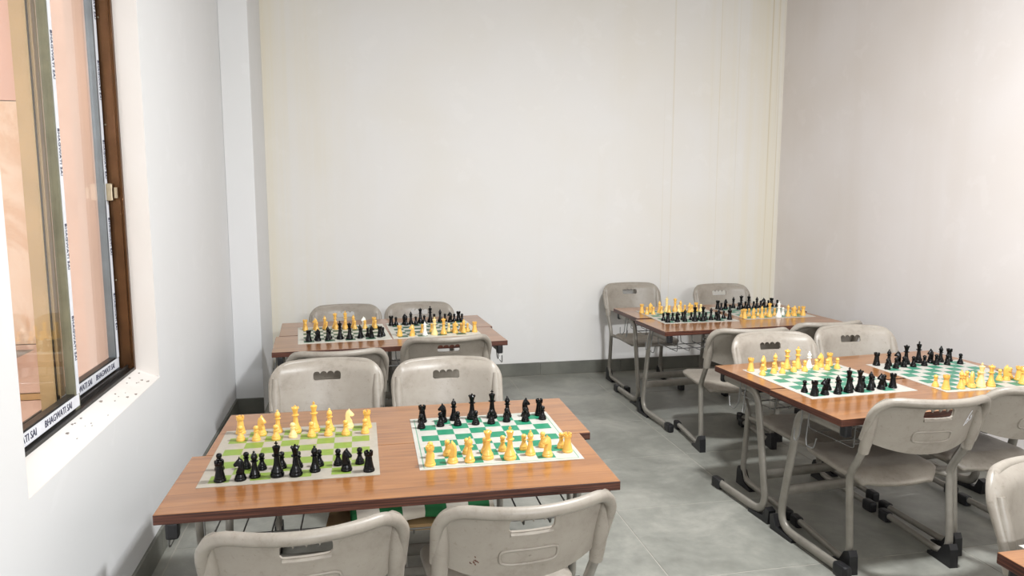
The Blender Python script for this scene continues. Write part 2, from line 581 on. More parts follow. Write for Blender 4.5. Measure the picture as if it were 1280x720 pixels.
def sash(x, y0, y1, lab, film_left, film_right):
    s = MB().box(x - 0.024, x, y0, y1, WZ0 + 0.022, WZ0 + 0.075)
    rail = s.build('bottom_rail', M['dark_aluminium'], win)
    film = MB().box(x, x + 0.0012, y0 + 0.01, y1 - 0.006, WZ0 + 0.030, WZ0 + 0.068).build('film', M['white_film'], rail)
    for k in range(2):
        t = link('lettering', TXT, rail)
        t.rotation_euler = ROT_H
        t.location = (x + 0.002, y0 + (y1 - y0) * (0.30 + 0.42 * k), WZ0 + 0.049)
    MB().box(x - 0.024, x, y0, y1, WZ1 - 0.085, WZ1 - 0.03).build('top_rail', M['dark_aluminium'], win)
    for side, (a, b) in enumerate(((y0, y0 + 0.040), (y1 - 0.040, y1))):
        st = MB().box(x - 0.024, x + 0.001, a, b, WZ0 + 0.022, WZ1 - 0.03).build('stile', M['grey_aluminium'] if side and lab else (M['tan_frame'] if lab else M['olive_aluminium']), win)
        if (side == 0 and film_left) or (side == 1 and film_right):
            MB().box(x + 0.001, x + 0.0024, a + 0.014, b - 0.003, WZ0 + 0.07, WZ1 - 0.04).build('film', M['white_film'], st)
            for k in range(5):
                t = link('lettering', TXT2, st)
                t.rotation_euler = ROT_V
                t.location = (x + 0.003, (a + b) / 2 + 0.006, 0.95 + 0.29 * k)
    MB().box(x - 0.014, x - 0.009, y0 + 0.03, y1 - 0.03, WZ0 + 0.06, WZ1 - 0.07).build('pane', M['glass'], win)
sash(FX - 0.012, WY0 + 0.02, 2.565, 0, False, True)
sash(FX - 0.052, 2.520, WY1 - 0.030, 1, False, True)
for dy, dx, mt in ((-0.004, 0.012, 'dark_aluminium'), (-0.020, 0.020, 'tan_frame')):
    MB().box(FX - 0.075 - dx, FX - 0.055, 2.520 + dy - 0.011, 2.520 + dy, WZ0 + 0.03, WZ1 - 0.03).build('interlock_strip', M[mt], win)
lk = MB().box(FX - 0.050, FX - 0.028, WY1 - 0.054, WY1 - 0.040, 1.375, 1.440, bev=0.003)
lk.box(FX - 0.022, FX - 0.012, WY1 - 0.052, WY1 - 0.042, 1.385, 1.425)
lk.build('latch', M['brass'], win)
for z in (1.07, 1.66, 2.05):
    MB().lathe([(0.004, 0), (0.004, 0.002), (0.001, 0.003)], 8).build('screw', M['brass'], win)
    o = bpy.data.objects[[k.name for k in bpy.data.objects if k.name.startswith('screw')][-1]]
    o.rotation_euler = (R(90), 0, 0)
    o.location = (FX - 0.045, WY1 - 0.022, z)
# plastered reveal: sloping sill and sides
sl = MB().prism([(FX - 0.002, WZ0 - 0.0285), (XL - 0.0005, WZ0 - 0.0285), (XL - 0.0005, WZ0 - 0.026), (FX - 0.002, WZ0 + 0.012)], 1, WY0, WY1)
sl.build('sill', M['plaster_reveal'], win)
MB().box(FX - 0.002, XL - 0.0005, WY1 - 0.004, WY1 + 0.001, WZ0 - 0.02, WZ1).build('reveal', M['plaster_reveal'], win)
random.seed(4)
cr = MB()
for k in range(26):
    y = random.uniform(2.3, 3.1)
    u = random.random()
    x = FX + 0.006 + u * (XL - FX - 0.012)
    z = WZ0 + 0.011 - (x - FX) / (XL - FX) * 0.040
    s = random.uniform(0.0015, 0.004)
    cr.box(x - s, x + s, y - s * 1.6, y + s * 1.6, z - 0.001, z + s)
cr.build('mortar_crumbs', M['grey_granite'], win)

# ------------------------------------------------------------------ outside the window: clad courtyard wall
out = tag(MB().box(-5.0, -1.04, 5.22, 5.4, -0.1, 4.2).build('wall_outside', M['grout']), 'clad peach wall seen through the window', kind='structure')
def panel(x0, x1, z0, z1, mat, y=5.20):
    m = MB().box(x0 + 0.003, x1 - 0.003, y, 5.222, z0 + 0.003, z1 - 0.003, bev=0.002)
    return m.build('panel', M[mat], out)
for k, (x0, x1) in enumerate(((-4.9, -4.0), (-4.0, -3.0), (-3.0, -2.0))):
    panel(x0, x1, 1.96, 4.2, 'rose_panel')
    panel(x0, x1, 0.44, 1.96, 'cream_marble')
    panel(x0, x1, 0.12, 0.44, 'peach_panel')
    panel(x0, x1, 0.075, 0.12, 'tan_frame', 5.195)
    panel(x0, x1, -0.1, 0.075, 'peach_panel')
for x0, x1, mat, y in ((-2.0, -1.935, 'tan_frame', 5.12), (-1.935, -1.90, 'tan_frame', 5.16), (-1.90, -1.68, 'peach_panel', 5.19), (-1.68, -1.60, 'rose_panel', 5.16), (-1.60, -1.04, 'peach_panel', 5.19)):
    panel(x0, x1, -0.1, 4.2, mat, y)
tag(MB().prism([(-2.9, 0.44), (-2.02, 0.425), (-2.30, 0.29), (-2.9, -0.1)], 1, 5.05, 5.10).build('stone_wedge', M['grey_granite']), 'grey granite wedge leaning on the clad wall outside', 'stone slab')
tag(MB().box(-5.0, XL - WT, -2.7, 5.2, -0.22, -0.1).build('floor_outside', M['peach_panel']), 'peach paved ground outside the window', kind='structure')

# ------------------------------------------------------------------ two-seat school desk (user side = local -y)
DW, DD, DH = 1.235, 0.43, 0.60
def make_desk_meshes():
    h = {}
    t = MB()
    bm = bmesh.new()
    t.box(-DW / 2, DW / 2, -DD / 2, DD / 2, DH - 0.027, DH, bev=0.0025)
    me = t.mesh('top', [M['wood'], M['wood_edge']])
    for p in me.polygons:
        if p.normal.z < 0.5:
            p.material_index = 1
    bm.free()
    h['top'] = me
    xs = DW / 2 - 0.040
    y0, yb = -DD / 2, DD / 2
    def leg(s):
        x = s * xs
        path = fillet([(x, y0 + 0.03, DH - 0.050), (x, y0 + 0.285, DH - 0.050), (x, yb - 0.045, 0.028), (x, y0 + 0.02, 0.028)], [0.075, 0.085], 8)
        return MB().tube(path, 0.0125, 0.020, 12, side=(1, 0, 0)).mesh('leg_frame', M['grey_tube'], 50)
    def cap_front(s):
        x = s * xs
        return MB().box(x - 0.018, x + 0.018, y0 - 0.035, y0 + 0.035, 0.0, 0.050, bev=0.012).mesh('foot_cap', M['black_plastic'])
    def cap_heel(s):
        x = s * xs
        return MB().prism([(yb - 0.155, 0.0), (yb - 0.012, 0.0), (yb - 0.004, 0.062), (yb - 0.030, 0.070), (yb - 0.050, 0.024), (yb - 0.155, 0.012)], 0, x - 0.017, x + 0.017).mesh('heel_cap', M['black_plastic'])
    def cap_arm(s):
        x = s * xs
        return MB().box(x - 0.016, x + 0.016, y0 + 0.008, y0 + 0.040, DH - 0.074, DH - 0.027, bev=0.008).mesh('arm_cap', M['black_plastic'])
    for s in (-1, 1):
        h['leg', s], h['foot', s], h['heel', s], h['arm', s] = leg(s), cap_front(s), cap_heel(s), cap_arm(s)
    # dark strip under the top
    h['rail'] = MB().box(-xs, xs, 0.04, 0.062, DH - 0.062, DH - 0.027).mesh('dark_strip', M['dark_wire'])
    h['bar'] = MB().tube([(-xs, 0.135, 0.195), (xs, 0.135, 0.195)], 0.010, 0.022, 10, side=(0, 1, 0)).mesh('crossbar', M['grey_tube'], 50)
    # wire basket under the top
    b = MB()
    bx = xs - 0.07
    zb = DH - 0.135
    n = 14
    for k in range(n):
        x = -bx + 2 * bx * k / (n - 1)
        b.tube(fillet([(x, -0.16, DH - 0.027 if k in (0, n - 1) else zb + 0.018), (x, -0.155, zb), (x, 0.10, zb), (x, 0.12, DH - 0.027)], [0.01, 0.012], 3), 0.0026, None, 6)
    for y, z in ((-0.16, zb + 0.018), (-0.06, zb - 0.004), (0.06, zb - 0.004), (0.117, zb + 0.05)):
        b.tube([(-bx, y, z), (bx, y, z)], 0.0030, None, 6)
    h['basket'] = b.mesh('wire_basket', M['steel_wire'])
    def hook(s):
        x = s * (xs + 0.035)
        pts = fillet([(x - s * 0.01, -0.02, DH - 0.027), (x, -0.02, DH - 0.13), (x + s * 0.008, -0.035, DH - 0.155), (x + s * 0.008, -0.075, DH - 0.155), (x + s * 0.004, -0.085, DH - 0.11)], [0.01, 0.012, 0.02], 4)
        m = MB().tube(pts, 0.0028, None, 6)
        pts2 = [(p.x, 0.02 - (p.y + 0.02) * 0.4, p.z) for p in pts]
        m.tube(pts2, 0.0028, None, 6)
        return m.mesh('bag_hook', M['steel_wire'])
    h['hook', -1], h['hook', 1] = hook(-1), hook(1)
    return h
DESK = make_desk_meshes()

def desk(x, y, deg, label, group=None):
    r = thing('school_desk', label, 'desk', (x, y, 0), R(deg), group)
    link('top', DESK['top'], r)
    link('dark_strip', DESK['rail'], r)
    link('crossbar', DESK['bar'], r)
    link('wire_basket', DESK['basket'], r)
    for s in (-1, 1):
        lg = link('leg_frame', DESK['leg', s], r)
        link('foot_cap', DESK['foot', s], lg)
        link('heel_cap', DESK['heel', s], lg)
        link('arm_cap', DESK['arm', s], lg)
        link('bag_hook', DESK['hook', s], r)
    return r
for x, y, d, lab in (
    (0.089, 2.142, -0.9, 'brown desk below the window with a rolled mat in its basket'),
    (0.135, 2.5722, 179.1, 'brown desk below the window, the half nearer the corner column'),
    (0.150, 4.122, 3.2, 'brown desk beside the corner column, the half turned toward the window table'),
    (0.142, 4.564, 183.2, 'brown desk beside the corner column, the half next to the streaked end wall'),
    (2.328, 4.250, 3.0, 'brown desk in the far wall corner, the half facing the aisle chairs'),
    (2.345, 4.712, 182.0, 'brown desk in the far wall corner, the half next to the streaked end wall'),
    (2.271, 2.555, 4.0, 'brown desk along the pinkish wall, before the chair whose whole back shows'),
    (2.247, 3.000, 184.5, 'brown desk along the pinkish wall, the half with the white bishop'),
    (2.0145, 1.135, 180.0, 'lone brown desk corner with the end of a chess mat on it')):
    desk(x, y, d, lab)

# ------------------------------------------------------------------ stackable school chair (faces local +y, heels at y = 0)
CH = 0.71
def chair_meshes():
    h = {}
    W, r = 0.224, 0.072
    zt, zb0 = CH, 0.485
    lean = math.tan(R(17))
    def surf(x, z):
        """mid surface of the backrest with rolled-back rim"""
        y = -0.030 - (z - 0.44) * lean + 0.085 * ((x / W) ** 2 - 0.6)
        return y
    nu, nv = 34, 18
    V, F = [], []
    def row(z):
        k = max(0.0, z - (zt - r))
        return W - r + math.sqrt(max(0.0, r * r - k * k))
    zs = []
    for j in range(nv + 1):
        t = j / nv
        zs.append(t)
    for j in range(nv + 1):
        t = math.sin(zs[j] * math.pi / 2) ** 0.9
        for i in range(nu + 1):
            u = math.sin((i / nu * 2 - 1) * math.pi / 2)
            zbot = zb0 + 0.050 * abs(u) ** 2.2
            z = zbot + (zt - zbot) * t
            hw = row(z)
            x = u * hw
            d = min(hw - abs(x) + max(0, z - (zt - r)) * 0.15, zt - z)
            # bottom edge keeps flat, top and sides roll back
            k = max(0.0, 1 - d / 0.044)
            y = surf(x, z) - 0.036 * k ** 1.6 * (0.30 + 0.70 * min(1, max(0, (z - 0.5) / 0.15)))
            z2 = z - 0.006 * k ** 3
            V.append((x, y, z2))
    for j in range(nv):
        for i in range(nu):
            a = j * (nu + 1) + i
            F.append((a, a + 1, a + nu + 2, a + nu + 1))
    me = newmesh('backrest', V, F, True)
    o = link('backrest_build', me)
    sm = o.modifiers.new('s', 'SOLIDIFY')
    sm.thickness = 0.009
    sm.offset = 0
    # finger slot with four scallops
    c = MB()
    x0, x1, zl, zh = -0.056, 0.056, CH - 0.082, CH - 0.058
    poly = [(x0 + 0.006, zl), (x1 - 0.006, zl), (x1, zl + 0.006), (x1, zh)]
    n = 4
    wdt = (x1 - x0) / n
    for k in range(n):
        cx = x1 - (k + 0.5) * wdt
        for a in range(1, 7):
            an = math.pi * a / 7
            poly.append((cx + wdt / 2 * math.cos(an), zh + wdt / 2 * 0.85 * math.sin(an)))
        if k < n - 1:
            poly.append((cx - wdt / 2, zh))
    poly += [(x0, zh), (x0, zl + 0.006)]
    c.prism(poly, 1, -0.30, 0.10)
    co = c.build('cutter', M['plastic'])
    bo = o.modifiers.new('b', 'BOOLEAN')
    bo.operation = 'DIFFERENCE'
    bo.solver = 'EXACT'
    bo.object = co
    bpy.context.view_layer.update()
    dg = bpy.context.evaluated_depsgraph_get()
    me2 = bpy.data.meshes.new_from_object(o.evaluated_get(dg))
    bpy.data.objects.remove(o, do_unlink=True)
    bpy.data.objects.remove(co, do_unlink=True)
    mb = MB()
    mb.add([v.co.copy() for v in me2.vertices], [tuple(p.vertices) for p in me2.polygons], True)
    # sleeves that slip over the tubes
    for s in (-1, 1):
        pts = [(s * 0.203, surf(0.203, z) - 0.012, z) for z in (0.655, 0.60, 0.55, 0.515, 0.478)]
        mb.tube(pts, [0.012, 0.019, 0.0205, 0.0200, 0.0185], None, 12)
    # thick rolled bead around the top and the sides
    pts = []
    RR = r
    path = [(-W, z) for z in (0.545, 0.58, 0.61, CH - RR)]
    path += [(-W + RR - RR * math.cos(a * math.pi / 16), CH - RR + RR * math.sin(a * math.pi / 16)) for a in range(1, 8)]
    path += [(-(W - RR) + 2 * (W - RR) * k / 14, CH) for k in range(15)]
    path += [(-x, z) for x, z in path[:11][::-1]]
    rad = []
    for x, z in path:
        g = min(1, max(0, (z - 0.53) / 0.12))
        pts.append((x * 0.97, surf(x, z) - 0.012 - 0.020 * g, z - 0.014))
        rad.append(0.010 + 0.005 * g)
    mb.tube(pts, rad, None, 12)
    # lip under the slot, on the back
    y_ = surf(0, CH - 0.088)
    mb.tube([(-0.052, surf(0.052, CH - 0.088) - 0.006, CH - 0.088), (0, y_ - 0.006, CH - 0.088), (0.052, surf(0.052, CH - 0.088) - 0.006, CH - 0.088)], 0.0065, 0.004, 8)
    me3 = mb.mesh('backrest', M['plastic'], 38)
    h['back'] = me3
    # raised oblong badge on the back
    e = MB()
    pts = []
    for k in range(40):
        a = 2 * math.pi * k / 40
        ca, sa = math.cos(a), math.sin(a)
        x = 0.072 * math.copysign(abs(ca) ** 0.35, ca)
        z = 0.555 + 0.021 * math.copysign(abs(sa) ** 0.5, sa)
        pts.append((x, surf(x, z) - 0.006, z))
    pts.append(pts[0])
    e.tube(pts, 0.0038, None, 6, cap=False)
    e.lathe([(0.0022, 0), (0.0022, 0.002)], 8, c=(0.0, surf(0, 0.555) - 0.006, 0.555))
    h['badge'] = e.mesh('badge_rim', M['plastic'])
    # seat shell
    SV, SF = [], []
    nx, ny = 16, 16
    hw = 0.198
    def seat_z(u, v):
        z = 0.372 - 0.010 * math.sin(min(1, max(0, v)) * math.pi) * (1 - u * u)
        if v < 0.16: z -= 0.046 * ((0.16 - v) / 0.16) ** 2
        if v > 0.82: z -= 0.026 * ((v - 0.82) / 0.18) ** 2
        return z - 0.012 * max(0, abs(u) - 0.85) / 0.15
    for j in range(ny + 1):
        v = j / ny
        for i in range(nx + 1):
            u = i / nx * 2 - 1
            rr = 0.10
            y = 0.045 + 0.385 * v
            lim = hw
            if v < 0.2: lim = hw - 0.055 * ((0.2 - v) / 0.2) ** 2.2
            if v > 0.75: lim = hw - 0.050 * ((v - 0.75) / 0.25) ** 2.2
            y2 = y - (0.020 * (1 - u * u) if v < 0.01 else 0) * 1.0
            SV.append((u * lim, y2, seat_z(u, v)))
    for j in range(ny):
        for i in range(nx):
            a = j * (nx + 1) + i
            SF.append((a, a + 1, a + nx + 2, a + nx + 1))
    o = link('seat_build', newmesh('seat', SV, SF, True))
    sm = o.modifiers.new('s', 'SOLIDIFY')
    sm.thickness = 0.024
    sm.offset = -1
    bv = o.modifiers.new('v', 'BEVEL')
    bv.width = 0.008
    bv.segments = 2
    bv.limit_method = 'ANGLE'
    bv.angle_limit = R(50)
    bpy.context.view_layer.update()
    me4 = bpy.data.meshes.new_from_object(o.evaluated_get(bpy.context.evaluated_depsgraph_get()))
    bpy.data.objects.remove(o, do_unlink=True)
    me4.name = 'seat'
    me4.materials.append(M['plastic'])
    for p in me4.polygons:
        p.use_smooth = True
    me4.set_sharp_from_angle(angle=R(50))
    h['seat'] = me4
    # side tubes
    def side(s):
        x = s * 0.203
        top = (x, surf(0.203, 0.60) - 0.012, 0.60)
        pts = fillet([top, (x, surf(0.203, 0.49) - 0.012, 0.49), (x, 0.040, 0.365), (x, 0.005, 0.030), (x, 0.405, 0.030)], [0.08, 0.10, 0.075], 8)
        return MB().tube(pts, 0.0135, None, 12).mesh('leg_frame', M['grey_tube'], 50)
    def heel(s):
        x = s * 0.203
        return MB().prism([(-0.022, 0.0), (0.105, 0.0), (0.105, 0.012), (0.050, 0.030), (0.022, 0.075), (-0.008, 0.090), (-0.018, 0.070)], 0, x - 0.0165, x + 0.0165).mesh('heel_cap', M['black_plastic'])
    def foot(s):
        x = s * 0.203
        return MB().box(x - 0.017, x + 0.017, 0.365, 0.425, 0.0, 0.047, bev=0.010).mesh('foot_cap', M['black_plastic'])
    for s in (-1, 1):
        h['leg', s], h['heel', s], h['foot', s] = side(s), heel(s), foot(s)
    # frame under the seat
    fr = MB()
    for s in (-1, 1):
        fr.tube([(s * 0.199, 0.040, 0.345), (s * 0.165, 0.11, 0.338), (s * 0.160, 0.37, 0.338)], 0.0115, None, 10)
    fr.tube([(-0.165, 0.10, 0.336), (0.165, 0.10, 0.336)], 0.010, None, 10)
    fr.tube([(-0.160, 0.36, 0.336), (0.160, 0.36, 0.336)], 0.010, None, 10)
    h['sframe'] = fr.mesh('seat_frame', M['grey_tube'], 50)
    return h
CHM = chair_meshes()
TOPY = -0.030 - (CH - 0.44) * math.tan(R(17)) - 0.015      # where the rim's top sits in chair coordinates

def chair(tx, ty, deg, label):
    """tx, ty: plan position of the top edge of the backrest"""
    a = R(deg)
    r = thing('school_chair', label, 'chair', (tx + math.sin(a) * TOPY, ty - math.cos(a) * TOPY, 0), a)
    bk = link('backrest', CHM['back'], r)
    link('badge_rim', CHM['badge'], bk)
    link('seat', CHM['seat'], r)
    link('seat_frame', CHM['sframe'], r)
    for s in (-1, 1):
        lg = link('leg_frame', CHM['leg', s], r)
        link('heel_cap', CHM['heel', s], lg)
        link('foot_cap', CHM['foot', s], lg)
    return r
K = 1.0145
chairs = []
for x, y, d, lab in (
    (-0.130 * K, 1.575 * K, 5.0, 'light grey plastic chair at the window table, turned toward the black olive-mat pieces'),
    (0.370 * K, 1.600 * K, 4.0, 'light grey plastic chair facing the amber pieces of the emerald mat'),
    (-0.148 * K, 3.090 * K, 181.5, 'grey plastic chair facing the amber pieces of the olive mat'),
    (0.336 * K, 3.018 * K, 179.0, 'grey plastic chair facing the black pieces of the emerald mat'),
    (-0.112, 3.385, 3.0, 'grey plastic chair mostly hidden behind the one facing the olive mat'),
    (0.413, 3.610, 4.0, 'grey plastic chair backed toward the one that faces the emerald mat'),
    (-0.105, 4.940, 181.0, 'grey plastic chair at the end wall behind the mat with the white knight'),
    (0.375, 4.950, 179.0, 'grey plastic chair at the end wall behind the column table, further from the column'),
    (2.020, 5.385, 180.0, 'grey plastic chair at the end wall beside the aisle, its legs in full view'),
    (2.660, 5.180, 180.0, 'grey plastic chair at the end wall near the pinkish wall, behind the corner table'),
    (1.990, 3.505, -5.0, 'grey plastic chair in the aisle, back to back with the one facing the white bishop'),
    (2.508, 3.600, 2.0, 'grey plastic chair with only its rim showing, before the corner table near the pinkish wall'),
    (1.990, 3.315, 180.0, 'grey plastic chair facing the mat with the white bishop'),
    (2.500, 3.400, 178.0, 'grey plastic chair facing the black pieces of the teal mat with the cream king'),
    (1.925 * K, 2.149 * K, -4.0, 'grey plastic chair showing its whole back and seat, pulled out toward the lone desk'),
    (2.420 * K, 2.210 * K, 0.0, 'grey plastic chair facing the amber pieces around the cream king'),
    (1.750, 1.540, 180.0, 'light grey plastic chair pushed in at the lone desk corner')):
    chairs.append(chair(x, y, d, lab))

for c in chairs[6:8]:            # two smaller chairs of the same make
    c.scale = (1, 1, 0.945)

# marks on two of the backs
def back_y(x, z):
    return -0.030 - (z - 0.44) * math.tan(R(17)) + 0.085 * ((x / 0.224) ** 2 - 0.6) - 0.0052
random.seed(3)
st = MB()
for k in range(9):
    x, z = -0.128 + random.gauss(0, 0.005), 0.540 + random.gauss(0, 0.005)
    r = random.uniform(0.0012, 0.0036)
    st.add([(x + r * math.cos(a * 0.9) * (1 + 0.3 * math.sin(a * 3)), back_y(x, z), z + r * math.sin(a * 0.9) * 1.2) for a in range(7)], [tuple(range(7))])
st.build('stain', M['wood_edge'], [c for c in chairs[1].children if c.name.startswith('backrest')][0])
sc = MB()
def stroke(pts):
    sc.tube([(x, back_y(x, z), z) for x, z in pts], 0.0012, None, 5)
stroke([(0.130, 0.585), (0.140, 0.610), (0.150, 0.630), (0.158, 0.640)])
stroke([(0.140, 0.590), (0.150, 0.600), (0.148, 0.612), (0.140, 0.606)])
stroke([(0.158, 0.600), (0.166, 0.608), (0.165, 0.622), (0.158, 0.614)])
sc.build('scribble', M['white_film'], [c for c in chairs[14].children if c.name.startswith('backrest')][0])

# ------------------------------------------------------------------ chess mats
MATS = {  # centre x, y, degrees, material
    'A': (-0.211, 2.348, 0.0, 'mat_olive', 'olive green and cream chess mat on the table below the window'),
    'B': (0.406, 2.357, -0.5, 'mat_emerald', 'emerald green and white chess mat with a printed border line, beside the olive mat'),
    'C': (-0.109, 4.327, 4.5, 'mat_forest', 'dull forest green chess mat beside the corner column, one white knight on it'),
    'D': (0.404, 4.366, 3.0, 'mat_forest', 'dull forest green chess mat on the column table with a white bishop on it'),
    'E': (2.075, 4.500, 0.0, 'mat_teal', 'teal green chess mat at the aisle end of the far corner table'),
    'F': (2.640, 4.548, 1.0, 'mat_teal', 'teal green chess mat with a white king on the far corner table'),
    'G': (1.960, 2.823, 3.2, 'mat_teal', 'teal green chess mat with a white bishop on the table along the pinkish wall'),
    'H': (2.570, 2.790, 0.0, 'mat_teal', 'teal green chess mat with a cream king, beside the mat with the white bishop'),
    'I': (1.720, 1.115, 0.0, 'mat_teal', 'end of a pale chess mat lying on the lone desk corner')}
mat_mesh = {}
for k, (x, y, d, m, lab) in MATS.items():
    if m not in mat_mesh:
        b = MB().box(-0.25, 0.25, -0.25, 0.25, 0.0, 0.0016)
        mat_mesh[m] = b.mesh('chess_mat', M[m])
    o = link('chess_mat', mat_mesh[m])
    o.location = (x, y, DH)
    o.rotation_euler = (0, 0, R(d))
    tag(o, lab, 'chess mat')

# ------------------------------------------------------------------ chess pieces
def base_prof(r, h=1.0):
    return [(r * 0.96, 0.0), (r, 0.0025 * h), (r, 0.0060 * h), (r * 0.88, 0.0085 * h), (r * 0.90, 0.0100 * h), (r * 0.84, 0.0130 * h)]
def piece_meshes():
    P = {}
    # pawn
    P['P'] = [('body', MB().lathe(base_prof(0.0142) + [(0.0094, 0.0165), (0.0066, 0.024), (0.0058, 0.030), (0.0085, 0.0315), (0.0085, 0.0335), (0.0045, 0.0350), (0.0070, 0.0375), (0.0084, 0.0415), (0.0082, 0.0450), (0.0060, 0.0487), (0.0015, 0.0505)], 18))]
    # rook
    m = MB().lathe(base_prof(0.0170) + [(0.0135, 0.0175), (0.0112, 0.028), (0.0100, 0.041), (0.0095, 0.044), (0.0125, 0.0470), (0.0130, 0.0520), (0.0132, 0.0545), (0.0085, 0.0545), (0.0080, 0.0520)], 18)
    for k in range(6):
        a0, a1 = 2 * math.pi * k / 6 - 0.33, 2 * math.pi * k / 6 + 0.33
        ring = []
        for a in (a0, (a0 + a1) / 2, a1):
            ring.append((0.0132 * math.cos(a), 0.0132 * math.sin(a)))
        for a in (a1, (a0 + a1) / 2, a0):
            ring.append((0.0086 * math.cos(a), 0.0086 * math.sin(a)))
        m.prism(ring, 2, 0.0540, 0.0605)
    P['R'] = [('body', m)]
    # bishop
    P['B'] = [('body', MB().lathe(base_prof(0.0162) + [(0.0108, 0.0190), (0.0078, 0.030), (0.0066, 0.042), (0.0058, 0.0455), (0.0105, 0.0470), (0.0108, 0.0490), (0.0062, 0.0505), (0.0070, 0.0530), (0.0096, 0.0580), (0.0094, 0.0620), (0.0060, 0.0695), (0.0026, 0.0725)], 18)),
              ('finial', MB().lathe([(0.0018, 0.0715), (0.0034, 0.0740), (0.0034, 0.0760), (0.0010, 0.0785)], 12))]
    # queen
    m = MB().lathe(base_prof(0.0190, 1.3) + [(0.0122, 0.0225), (0.0090, 0.034), (0.0074, 0.050), (0.0066, 0.0560), (0.0118, 0.0580), (0.0120, 0.0605), (0.0070, 0.0620), (0.0076, 0.0680), (0.0100, 0.0780), (0.0122, 0.0835), (0.0108, 0.0850), (0.0090, 0.0840), (0.0060, 0.0875), (0.0030, 0.0890)], 20)
    for k in range(8):
        a = 2 * math.pi * k / 8
        m.lathe([(0.0018, 0.082), (0.0018, 0.0865), (0.0006, 0.088)], 6, c=(0.0112 * math.cos(a), 0.0112 * math.sin(a), 0))
    P['Q'] = [('body', m), ('finial', MB().lathe([(0.0020, 0.0880), (0.0030, 0.0900), (0.0028, 0.0920), (0.0008, 0.0935)], 12))]
    # king
    m = MB().lathe(base_prof(0.0196, 1.35) + [(0.0128, 0.0240), (0.0094, 0.036), (0.0078, 0.052), (0.0070, 0.0590), (0.0125, 0.0610), (0.0127, 0.0640), (0.0074, 0.0655), (0.0080, 0.0720), (0.0112, 0.0850), (0.0116, 0.0875), (0.0090, 0.0895), (0.0040, 0.0915)], 20)
    c = MB().box(-0.0018, 0.0018, -0.0014, 0.0014, 0.0905, 0.1035, bev=0.0004).box(-0.0050, 0.0050, -0.0014, 0.0014, 0.0955, 0.0990, bev=0.0004)
    P['K'] = [('body', m), ('cross', c)]
    # knight: turned base with a carved horse head
    b = MB().lathe(base_prof(0.0168) + [(0.0125, 0.0160), (0.0118, 0.0185)], 18)
    prof = [(-0.0105, 0.0165), (0.0105, 0.0165), (0.0112, 0.024), (0.0070, 0.032), (0.0040, 0.0400), (0.0075, 0.0420), (0.0130, 0.0400), (0.0170, 0.0415), (0.0178, 0.0460), (0.0140, 0.0510), (0.0085, 0.0575), (0.0045, 0.0615), (0.0020, 0.0680), (-0.0010, 0.0630), (-0.0060, 0.0600), (-0.0105, 0.0520), (-0.0125, 0.0420), (-0.0118, 0.0280)]
    hd = MB()
    n = len(prof)
    cx, cz = 0.0, 0.042
    layers = []
    for t, s in ((-0.0072, 0.80), (-0.0052, 0.95), (0.0, 1.03), (0.0052, 0.95), (0.0072, 0.80)):
        layers.append([(cx + (p[0] - cx) * s, t * (1.0 - 0.25 * max(0, (p[1] - 0.03) / 0.03)), max(0.0165, cz + (p[1] - cz) * (0.5 + 0.5 * s))) for p in prof])
    vs = [q for L in layers for q in L]
    fs = [tuple(range(n))[::-1], tuple(range(4 * n, 5 * n))]
    for l in range(4):
        fs += [(l * n + i, l * n + (i + 1) % n, (l + 1) * n + (i + 1) % n, (l + 1) * n + i) for i in range(n)]
    hd.add(vs, fs, True)
    P['N'] = [('body', b), ('head', hd)]
    return P
PM = piece_meshes()
MATC = {'b': 'black_piece', 'y': 'amber_piece', 'c': 'cream_piece', 'w': 'white_piece'}
CN = {'b': 'black', 'y': 'amber', 'c': 'cream', 'w': 'white'}
PN = {'P': 'pawn', 'R': 'rook', 'B': 'bishop', 'Q': 'queen', 'K': 'king', 'N': 'knight'}
MESH = {}
for (t, parts) in PM.items():
    for c, m in MATC.items():
        MESH[t, c] = [(nm, mb.mesh(PN[t] + '_' + nm, M[m], 42)) for nm, mb in parts]
WHERE = {
    'A': 'on the olive mat', 'B': 'on the emerald mat',
    'C': 'on the mat with the white knight', 'D': 'on the forest mat with the white bishop',
    'E': "on the corner table's aisle-side mat", 'F': "on the mat with the white king",
    'G': 'on the teal mat with the white bishop', 'H': 'on the teal mat with the cream king'}
LOOK = {'P': 'small {} pawn', 'R': '{} notched rook', 'B': '{} pointed bishop', 'Q': '{} queen', 'K': '{} king with a cross', 'N': '{} horse-head knight'}
NORTH = {'A': 'y', 'B': 'b', 'C': 'y', 'D': 'b', 'E': 'y', 'F': 'b', 'G': 'y', 'H': 'b'}
